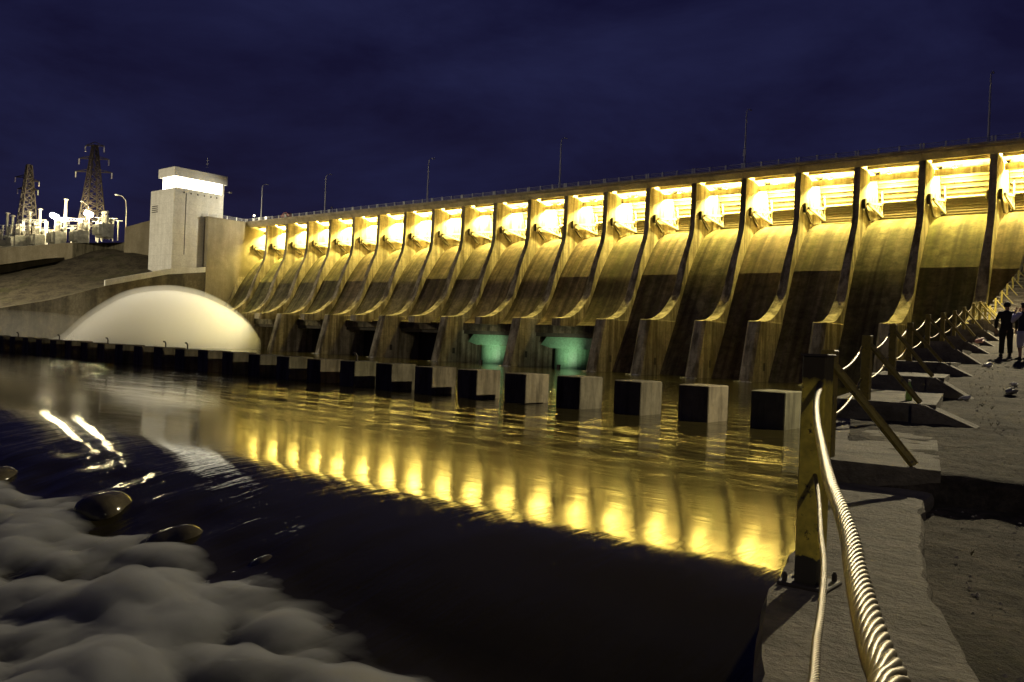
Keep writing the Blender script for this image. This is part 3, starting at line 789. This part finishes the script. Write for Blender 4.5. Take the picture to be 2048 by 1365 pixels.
# ------------------------------------------------------------------ right bank: ground, ledge, steps
def gz(x, y):
    t = x-wall_x(y)
    z = interp([(-8,3.42),(7.2,3.44),(8.4,3.66),(12.5,3.72),(17.5,3.88),(22,4.2),(27,4.5),(32,4.87),(37,5.2),(43,5.6),(53,6.3),(60,6.9),(64,7.4),(88,12.6),(126,35.8)], y)
    if y < 12:
        yr = 7.7
        z = 3.44 if y < yr else 3.64+.02*(y-7)
        if yr <= y < yr+.06: z = 3.60
    if t > 6: z += min(3, (t-6)*.06)
    return z
rows = []
ty = [-8,-4,-1]+[0+.09*i for i in range(1,150)]+[13.6+.25*i for i in range(90)]+[36.5+1.2*i for i in range(43)]+[90,100,110,118,126]
tx = [.12*i for i in range(70)]+[8.6,9,9.6,10.4,11.5,13,15,18,22,28,36,50,80]
for y in ty:
    row = []
    for k in tx:
        x = wall_x(y)+.25+k
        n = .03*noise.noise(Vector((x*3.1,y*3.1,1)))+.018*noise.noise(Vector((x*9,y*9,2)))+.05*noise.noise(Vector((x*.8,y*.8,4)))
        row.append((x, y, gz(x, y)-.02+n))
    rows.append(row)
o = G().grid(rows).build('ground', M['gravel'], None, smooth=True); tag(o, kind='structure')

st = thing('stepped_wall', 'stepped concrete river wall with sloping buttresses climbing beside the path', 'wall', (-4, 15, 3.5))
# near ledge with a broken gravel edge
edge = [(-8,2.9),(-3,1.35),(0,.35),(2.0,-.25),(3.3,-.52),(4.0,-.8),(4.8,-1.08),(5.9,-1.35),(7.0,-1.62),(8.2,-1.75)]
ring_l, ring_r = [], []
for i in range(110):
    y = -8+16.0*i/109
    yy = min(y, 7.9)
    ring_l.append((wall_x(y)-.03+.035*noise.noise(Vector((y*4,0,0))), y)); ring_r.append((interp(edge, y)+.04*noise.noise(Vector((y*3.5,7,0)))+.03*noise.noise(Vector((y*11,3,0))), y))
g = G(); rows = []
for (xl, y), (xr, _) in zip(ring_l, ring_r):
    row = [(xl, y, -3), (xl-.0, y, 1), (xl, y, 3.4), (xl+.03, y, 3.5)]
    for k in range(1, 14):
        x = xl+(xr-xl)*k/14; row.append((x, y, 3.5+.010*noise.noise(Vector((x*5,y*5,0)))))
    row += [(xr-.02, y, 3.495), (xr, y, 3.46), (xr+.02, y, 3.2)]
    rows.append(row)
g.grid(rows); g.build('ledge', M['slab'], st, smooth=False)

POSTS = [(-1.45,4.12,3.5,4.63),(-2.66,7.85,3.69,4.68),(-3.87,13.05,3.98,4.95),(-4.85,18.05,4.27,5.3),(-5.8,23.1,4.55,5.55),(-6.5,27.9,4.95,6.0),(-7.2,33,5.28,6.32),(-7.8,37.7,5.6,6.65),(-8.5,43,6.05,7.1),(-9.0,47.7,6.5,7.55),(-9.7,53.1,6.95,8.0),
         (-10.35,58.3,7.15,8.2),(-11.03,63.6,7.3,8.35),(-11.37,67.6,8.1,9.15),(-11.67,71.65,8.95,10.0),(-11.97,75.7,9.8,10.85),(-12.23,79.8,10.7,11.75),(-12.46,83.9,11.65,12.7),(-12.66,88.0,12.65,13.7)]
for i in range(1, len(POSTS)):
    x, y, z, zt = POSTS[i]
    x2, y2 = POSTS[i+1][:2] if i+1 < len(POSTS) else (x-.6, y+4)
    far = i >= 11
    nsub = 2 if far else 1
    for s in range(nsub):
        ya = y-.22+(y2-y)*s/nsub; yb = y-.22+(y2-y)*(s+1)/nsub
        zz = z+((POSTS[i+1][2] if i+1 < len(POSTS) else z+.9)-z)*s/nsub
        xa = x+(x2-x)*s/nsub; xb = x+(x2-x)*(s+1)/nsub
        wr = 1.0 if not far else 4.2
        if not far:
            la, lb = wall_x(ya)-.02, wall_x(yb)-.02
            g = G(); g.add([(la,ya,-3),(xa+wr,ya+.12,-3),(xb+wr,yb+.12,-3),(lb,yb,-3),(la,ya,zz),(xa+wr,ya+.12,zz),(xb+wr,yb+.12,zz),(lb,yb,zz)],
                           [(4,5,6,7),(0,1,5,4),(1,2,6,5),(2,3,7,6),(3,0,4,7)])
            g.build('step_slab', M['slab'], st)
        else:
            la, lb = wall_x(ya), wall_x(yb)
            g = G(); g.box(min(la,lb)-.02, xa+wr, ya-.35, yb, zz-.16, zz); g.build('tread', M['slab'], st)
            g = G(); g.box(min(la,lb)+.0, xa+wr-.1, ya+.05, yb+.04, zz-1.6, zz-.17); g.build('riser', M['white_conc'], st)
    if not far and i > 1:
        gx = gz(x+1.9, y-.3)
        g = G(); xa = x+.72
        g.rings([[(xa,y+d,z+.004),(xa+.16,y+d+.02,z-.01),(xa+.8,y+d+.06,gx-.02),(xa+.8,y+d+.06,gx-.5),(xa,y+d,gx-.5)] for d in (-.26,.14)])
        g.build('buttress', M['slab'], st)
wl = G(); ysw = [53.0,58,63.6,70,75.7,82,88,100,112,125]
wl.grid([[(wall_x(y)-.01,y,-3),(wall_x(y)-.01,y,interp([(53,6.8),(63.6,7.1),(88,12.3),(125,35.2)],y)),(wall_x(y)+.5,y,interp([(53,6.8),(63.6,7.1),(88,12.3),(125,35.2)],y))] for y in ysw])
wl.build('upper_wall', M['wall'], st)
g = G(); g.box(-4.95, 3, 124, 151, -3, 36.27); g.box(3.004, 40, 127, 151, 20, 36.2)
o = g.build('abutment_block', M['wall'], None, loc=(0,137,0)); tag(o, 'concrete abutment block closing the near right end of the dam', 'wall')

# fence
fn = thing('cable_fence', 'yellow steel post fence with two drooping wire ropes along the river wall', 'fence', (-1.45, 4.12, 3.5))
for i, (x, y, z, zt) in enumerate(POSTS):
    if i == 0:
        g = G(); g.bbox(x-.058, x+.058, y-.058, y+.058, z, zt, .006); o = g.build('post', M['near_post'], fn)
        G().bbox(x-.066, x+.066, y-.066, y+.066, zt-.004, zt+.008, .003).build('cap', M['dark_steel'], fn)
        g = G(); g.bbox(x-.12, x+.12, y-.12, y+.12, z-.01, z+.018, .006)
        for a in (-.09,.09):
            for b in (-.09,.09): g.lathe([(.013,0),(.013,.03),(.006,.045)], (x+a,y+b,z+.018), 6)
        g.build('base_plate', M['dark_steel'], fn)
    else:
        g = G(); g.bbox(x-.065, x+.065, y-.065, y+.065, z, zt, .008); g.build('post', M['yellow'], fn)
        zf = z if i != 1 else 3.66
        g = G(); g.tube([(x+.05,y-.02,zt-.14),(x+.78,y-.06,z+.02)], .042, 8); g.build('brace', M['yellow'], fn)

def rope(pts, r, name, pitch=None, strands=10, step=.012, near=True, cat=None):
    # Catmull-Rom through pts, then twisted strands
    P = [Vector(p) for p in pts]; Q = []
    for i in range(len(P)-1):
        a = P[max(i-1,0)]; b = P[i]; c = P[i+1]; d = P[min(i+2,len(P)-1)]
        n = max(2, int((c-b).length/step))
        for k in range(n):
            t = k/n
            Q.append(.5*((2*b)+(c-a)*t+(2*a-5*b+4*c-d)*t*t+(3*b-a-3*c+d)*t**3))
    Q.append(P[-1])
    g = G()
    if not near: g.tube(Q, r, 8)
    else:
        pitch = pitch or r*20
        L_ = [0]
        for a, b in zip(Q, Q[1:]): L_.append(L_[-1]+(b-a).length)
        fr = []; up = Vector((0,0,1))
        for i in range(len(Q)):
            t = (Q[min(i+1,len(Q)-1)]-Q[max(i-1,0)]).normalized(); a = t.cross(up).normalized(); b = a.cross(t).normalized(); fr.append((a, b))
        for s in range(strands):
            pts2 = [Q[i]+r*.73*(fr[i][0]*math.cos(2*PI*(-L_[i]/pitch+s/strands))+fr[i][1]*math.sin(2*PI*(-L_[i]/pitch+s/strands))) for i in range(len(Q))]
            g.tube(pts2, r*.27, 8)
        g.tube(Q, r*.62, 8)
    return g.build(name, M['cable'], fn, smooth=True)
rope([(-1.42,4.08,4.5),(-1.31,3.72,4.43),(-1.13,3.22,4.385),(-.87,2.53,4.36),(-.63,1.89,4.357),(-.5,1.56,4.36),(-.4,1.3,4.363),(-.32,1.07,4.37),(-.24,.84,4.388),(-.19,.7,4.4),(-.16,.62,4.41),(-.13,.52,4.425),(.05,.0,4.5),(.5,-1.3,4.6)], .0145, 'wire_rope')
rope([(-1.43,4.08,4.05),(-1.29,3.74,3.99),(-1.07,3.14,3.965),(-.92,2.74,3.96),(-.75,2.23,3.975),(-.62,1.82,4.01),(-.52,1.52,4.045),(-.44,1.26,4.085),(-.1,.2,4.2)], .0105, 'wire_rope')
for i in range(len(POSTS)-1):
    a, b = POSTS[i], POSTS[i+1]
    if i == 0: continue
    for dz, sag in ((-.17,.16 if i < 11 else .06),(-.66,.14 if i < 11 else .06)):
        A = Vector((a[0]-.07,a[1],a[3]+dz)); B = Vector((b[0]-.07,b[1],b[3]+dz))
        pts = [A.lerp(B, k/8)-Vector((0,0,sag*4*(k/8)*(1-k/8))) for k in range(9)]
        rope(pts, .016, 'wire_rope', near=False, step=.3)
rope([(-1.43,4.15,4.5),(-1.9,5.5,4.36),(-2.3,6.7,4.4),(-2.64,7.8,4.52)], .0145, 'wire_rope', near=False, step=.2)

# litter and pebbles
def bag(x, y, z, r, mat, label, seed):
    g = G(); g.ball((x,y,z+r*.45), r, 14, 9, (1.2,1,.6))
    g.v = [tuple(Vector(p)+Vector((1,1,.7))*r*.9*noise.noise(Vector(p)*(5/r*.3)+Vector((seed,0,0)))) for p in g.v]
    o = g.build('plastic_bag', mat, None, smooth=False, loc=(x,y,z)); tag(o, label, 'litter', 'litter on the gravel')
bag(-2.75, 13.2, gz(-2.75,13.2), .07, M['litter'], 'pale crumpled plastic bag beside the first sloping buttress', 1)
bag(-4.6, 26.6, gz(-4.6,26.6), .1, M['litter'], 'white crumpled bag on the gravel nearest the standing people', 2)
bag(-2.9, 19.2, gz(-2.9,19.2), .1, M['tank'], 'dull grey crumpled bag lying near the right edge', 3)
bag(-3.4, 17.6, gz(-3.4,17.6), .07, M['litter'], 'tiny white scrap on the gravel in the middle of the path', 4)
bag(-3.1, 20.9, gz(-3.1,20.9), .07, M['litter'], 'pale flattened bag behind the dull grey one', 5)
bag(-6.0, 33.0, 5.28, .13, M['pink'], 'pink bag resting on a concrete step by the fence', 6)
t = thing('bottle', 'green plastic bottle standing on the first concrete step behind the brace', 'bottle', (-3.42,13.7,3.98))
G().lathe([(.045,0),(.05,.02),(.05,.17),(.035,.22),(.017,.26),(.017,.29)], (-3.42,13.7,3.98), 12).build('bottle_body', M['bottle'], t, smooth=True)
G().lathe([(.02,.29),(.02,.32),(.004,.322)], (-3.42,13.7,3.98), 10).build('cap', M['litter'], t)
g = G(); random.seed(3)
for i in range(3600):
    y = 2.5+28*random.random()**1.7; x = wall_x(y)+.9+9*random.random()**1.4
    if y < 8 and x < interp(edge, y)+.03: continue
    if y > 7.4 and x < wall_x(y)+1.9: continue
    r = random.uniform(.004,.014)*(1+y*.03); z = gz(x,y)-.01
    q = random.random()*6
    vs = [(x+r*math.cos(q+k*1.57)*random.uniform(.7,1.3), y+r*math.sin(q+k*1.57)*random.uniform(.7,1.3), z) for k in range(4)]+[(x,y,z+r*random.uniform(.6,1.1))]
    g.add(vs, [(0,1,4),(1,2,4),(2,3,4),(3,0,4)])
o = g.build('pebbles', M['stone'], None); tag(o, kind='stuff')
g = G()
for i in range(150):                                       # dry grass tufts
    y = 3+26*random.random()**1.4; x = wall_x(y)+1.0+7*random.random()**1.5
    if y < 8 and x < interp(edge, y)+.02: continue
    if y > 7.4 and x < wall_x(y)+2.0: continue
    z = gz(x,y)-.02
    for k in range(9):
        a = random.random()*6.28; h = random.uniform(.015,.05); w = .003
        dx, dy = math.cos(a)*h*.6, math.sin(a)*h*.6
        g.add([(x-w,y,z),(x+w,y,z),(x+dx*.5,y+dy*.5,z+h*.8),(x+dx,y+dy,z+h)], [(0,1,2),(0,2,3)])
o = g.build('grass', plain('dry_grass', (.14,.12,.05), .9), None); tag(o, kind='stuff')

# ------------------------------------------------------------------ people
def skinned(name, joints, edges, mat, parent, loc):
    me = bpy.data.meshes.new(name); me.from_pydata([j[0] for j in joints], edges, []); me.materials.append(mat)
    o = bpy.data.objects.new(name, me); C.objects.link(o); o.parent = parent
    sk = o.modifiers.new('skin', 'SKIN'); sk.use_smooth_shade = True
    for i, j in enumerate(joints):
        r = j[1] if isinstance(j[1], tuple) else (j[1], j[1])
        me.skin_vertices[0].data[i].radius = r
        me.skin_vertices[0].data[i].use_root = (i == 0)
    o.modifiers.new('sub', 'SUBSURF').levels = 2; o.modifiers['sub'].render_levels = 2
    return o
def person(x, y, z, face, label, top, bottom, skin, arms, hat):
    t = thing('person', label, 'person', (x, y, z)); t.rotation_euler = (0, 0, face)   # +Y of the figure = where it faces
    J = [((0,0,.93),(.15,.11)), ((0,.01,1.12),(.135,.1)), ((0,.0,1.34),(.165,.11)), ((0,.01,1.47),(.07,.06)), ((0,.02,1.55),(.055,.055)), ((0,.03,1.64),(.085,.095)), ((0,.03,1.73),(.06,.07))]
    E = [(0,1),(1,2),(2,3),(3,4),(4,5),(5,6)]
    for s in (-1, 1):
        k = len(J)
        J += [((s*.1,0,.82),(.095,.095)), ((s*.11,.015,.48),(.062,.062)), ((s*.12,-.02,.1),(.04,.042)), ((s*.125,.1,.045),(.045,.035)), ((s*.125,.17,.03),(.035,.025))]
        E += [(0,k),(k,k+1),(k+1,k+2),(k+2,k+3),(k+3,k+4)]
        k = len(J); el, wr, hd = arms[0 if s < 0 else 1]
        J += [((s*.2,0,1.4),(.062,.062)), (el,(.044,.044)), (wr,(.03,.03)), (hd,(.036,.025))]
        E += [(2,k),(k,k+1),(k+1,k+2),(k+2,k+3)]
        wv, hv = Vector(wr), Vector(hd); dr = (hv-wv).normalized(); sd = dr.cross(Vector((0,1,.3))).normalized()
        kk = len(J)-1
        for f in range(4):
            b = hv+dr*.03+sd*(.024*(f-1.5)); tip = b+dr*(.06+.01*(1.5-abs(f-1.5)))
            J += [(tuple(b),(.009,.009)), (tuple(tip),(.008,.008))]; E += [(kk,len(J)-2),(len(J)-2,len(J)-1)]
        b = wv+dr*.03+sd*.035; J += [(tuple(b+dr*.03),(.01,.01))]; E += [(kk-1,len(J)-1)]
    skinned('body', J, E, skin, t, None)
    # clothing: lofted shells
    def loft(name, secs, mat, n=18):
        g = G(); g.rings([[(cx+rx*math.cos(2*PI*j/n), cy_+ry*math.sin(2*PI*j/n), zz) for j in range(n)] for cx, cy_, zz, rx, ry in secs])
        me_o = g.build(name, mat, None, smooth=True); me_o.parent = t; return me_o
    loft('top', [(0,0,.84,.185,.14),(0,0,.95,.18,.14),(0,.01,1.12,.165,.125),(0,0,1.3,.2,.135),(0,0,1.4,.215,.12),(0,0,1.46,.15,.09),(0,.01,1.5,.075,.07)], top[0])
    for s in (-1, 1):
        el = Vector(arms[0 if s < 0 else 1][0]); wr = Vector(arms[0 if s < 0 else 1][1]); sh = Vector((s*.19,0,1.41))
        g = G(); g.tube([sh-Vector((s*.05,0,0)), sh, sh.lerp(el,.5), el, el.lerp(wr,.5), el.lerp(wr,.88)], [.075,.078,.066,.058,.05,.045], 12)
        q = g.build('sleeve', top[1], None, smooth=True); q.parent = t
        zb = bottom[1]
        loft('trouser_leg', [(s*.125,-.015,zb,.075,.08),(s*.115,.01,.5,.085,.09),(s*.1,0,.75,.11,.12),(s*.085,0,.9,.13,.14)], bottom[0])
        loft('shoe', [(s*.125,.05,0,.05,.13),(s*.125,.05,.04,.052,.135),(s*.123,.02,.08,.046,.09),(s*.12,-.02,.11,.045,.05)], M['black'])
    g = G(); g.ball((0,.015,1.68), .108, 16, 10, (1,1.12,1.08)); g.v = [p for p in g.v]
    # keep only the cap of hair above the brow and down the back
    q = g.build('hair', hat, None, smooth=True); q.parent = t
    me = q.data; bm = bmesh.new(); bm.from_mesh(me)
    bmesh.ops.delete(bm, geom=[v for v in bm.verts if (v.co.z < 1.68 and v.co.y > .03) or v.co.z < 1.6], context='VERTS'); bm.to_mesh(me); bm.free()
    g = G(); g.add([(-.015,.115,1.665),(.015,.115,1.665),(0,.122,1.69),(-.022,.115,1.64),(.022,.115,1.64),(0,.145,1.642)], [(0,1,2),(0,3,5),(0,5,2),(1,2,5),(1,5,4),(3,4,5)])
    q = g.build('nose', skin, None); q.parent = t
    for s in (-1, 1):
        g = G(); g.ball((s*.033,.117,1.672), .011, 8, 6); q = g.build('eye', M['black'], None, smooth=True); q.parent = t
        g = G(); g.ball((s*.092,.02,1.65), .026, 8, 6, (.4,.8,1.2)); q = g.build('ear', skin, None, smooth=True); q.parent = t
    g = G(); g.ball((0,.121,1.605), .022, 10, 6, (1.1,.3,.28)); q = g.build('mouth', M['pink'], None, smooth=True); q.parent = t
    return t
# man in a pale shirt and dark vest, hands raised to his face
person(-4.2, 29.65, gz(-4.2,29.65)-.0, .9, 'person in lavender shirt, navy vest and grey cropped trousers, hands raised to the face',
       (M['vest'], M['shirt']), (M['trouser'], .38), M['skin'], [((-.3,.12,1.2),(-.12,.26,1.45),(-.08,.25,1.54)), ((.3,.12,1.2),(.12,.26,1.45),(.08,.25,1.54))], M['hair'])
person(-4.92, 31.26, gz(-4.92,31.26), .35, 'person dressed all in black standing with arms down beside the one in lavender',
       (M['darkcloth'], M['darkcloth']), (M['darkcloth'], .1), M['skin'], [((-.3,.02,1.12),(-.27,.14,.9),(-.26,.17,.82)), ((.3,.02,1.12),(.3,.12,.9),(.29,.15,.82))], M['hair'])

# ------------------------------------------------------------------ lamp mast on the right bank (its glare enters the top right corner)
MX, MY, MZ = -7.4, 58.8, 24.6
t = thing('floodlight_mast', 'tall floodlight mast beside the steps on the right bank', 'floodlight', (MX, MY, 6.8))
G().tube([(MX,MY,6.6),(MX,MY,MZ)], [.22,.12], 10).build('pole', M['galv'], t)
G().bbox(MX-.5, MX+.5, MY-.35, MY+.1, MZ, MZ+.6, .05).build('lamp_head', M['dark_steel'], t)
G().box(MX-.42, MX+.42, MY-.37, MY-.352, MZ+.08, MZ+.52).build('lamp_glass', M['lamp_glass'], t)
lamp('mast_light', 'POINT', (MX, MY-.6, MZ+.2), 85000, (1,.86,.55), .18)

# added fill lamp behind the camera, brightening the near post and rope
t = thing('street_lamp', 'added fill lamp on a pole behind the near end of the fence', 'street lamp', (8, -6, 3.4))
G().tube([(8,-6,3.3),(8,-6,10),(7.9,-5.9,10.6),(7.2,-5.5,11)], [.11,.08,.06,.05], 8).build('pole', M['galv'], t)
G().bbox(6.6, 7.3, -5.7, -5.3, 10.95, 11.15, .05).build('lamp_head', M['dark_steel'], t)
lamp('fill_light', 'POINT', (6.95, -5.5, 10.8), 680, (1,.86,.52), .12)

# floodlight on the crest railing near the tower
t = thing('crest_floodlight', 'small bright floodlight on the crest railing near the white tower', 'floodlight', (-211.6, 136.4, 36.4))
G().tube([(-211.6,136.3,36.3),(-211.6,136.3,37.9)], .06, 6).build('pole', M['galv'], t)
G().ball((-211.6,136.1,38.0), .22, 10, 6).build('lamp_glass', M['lamp_glass'], t, smooth=True)
lamp('crest_flood', 'SPOT', (-203, 136.0, 39.2), 14000, (1,.93,.72), .2, (-217.5, 121, 32), 110, .5)

t = thing('crest_floodlight', 'added floodlight on the crest railing brightening the spray', 'floodlight', (-176, 136.4, 36.4))  # extra floodlight, added to brighten the spray
G().tube([(-176,136.3,36.3),(-176,136.3,37.6)], .06, 6).build('pole', M['galv'], t)
G().bbox(-176.25, -175.75, 135.9, 136.3, 37.6, 37.95, .05).build('lamp_head', M['dark_steel'], t)
lamp('spray_fill', 'SPOT', (-176, 135.6, 37.4), 120000, (1,.94,.76), .2, (-188, 98, 8), 58, .5)
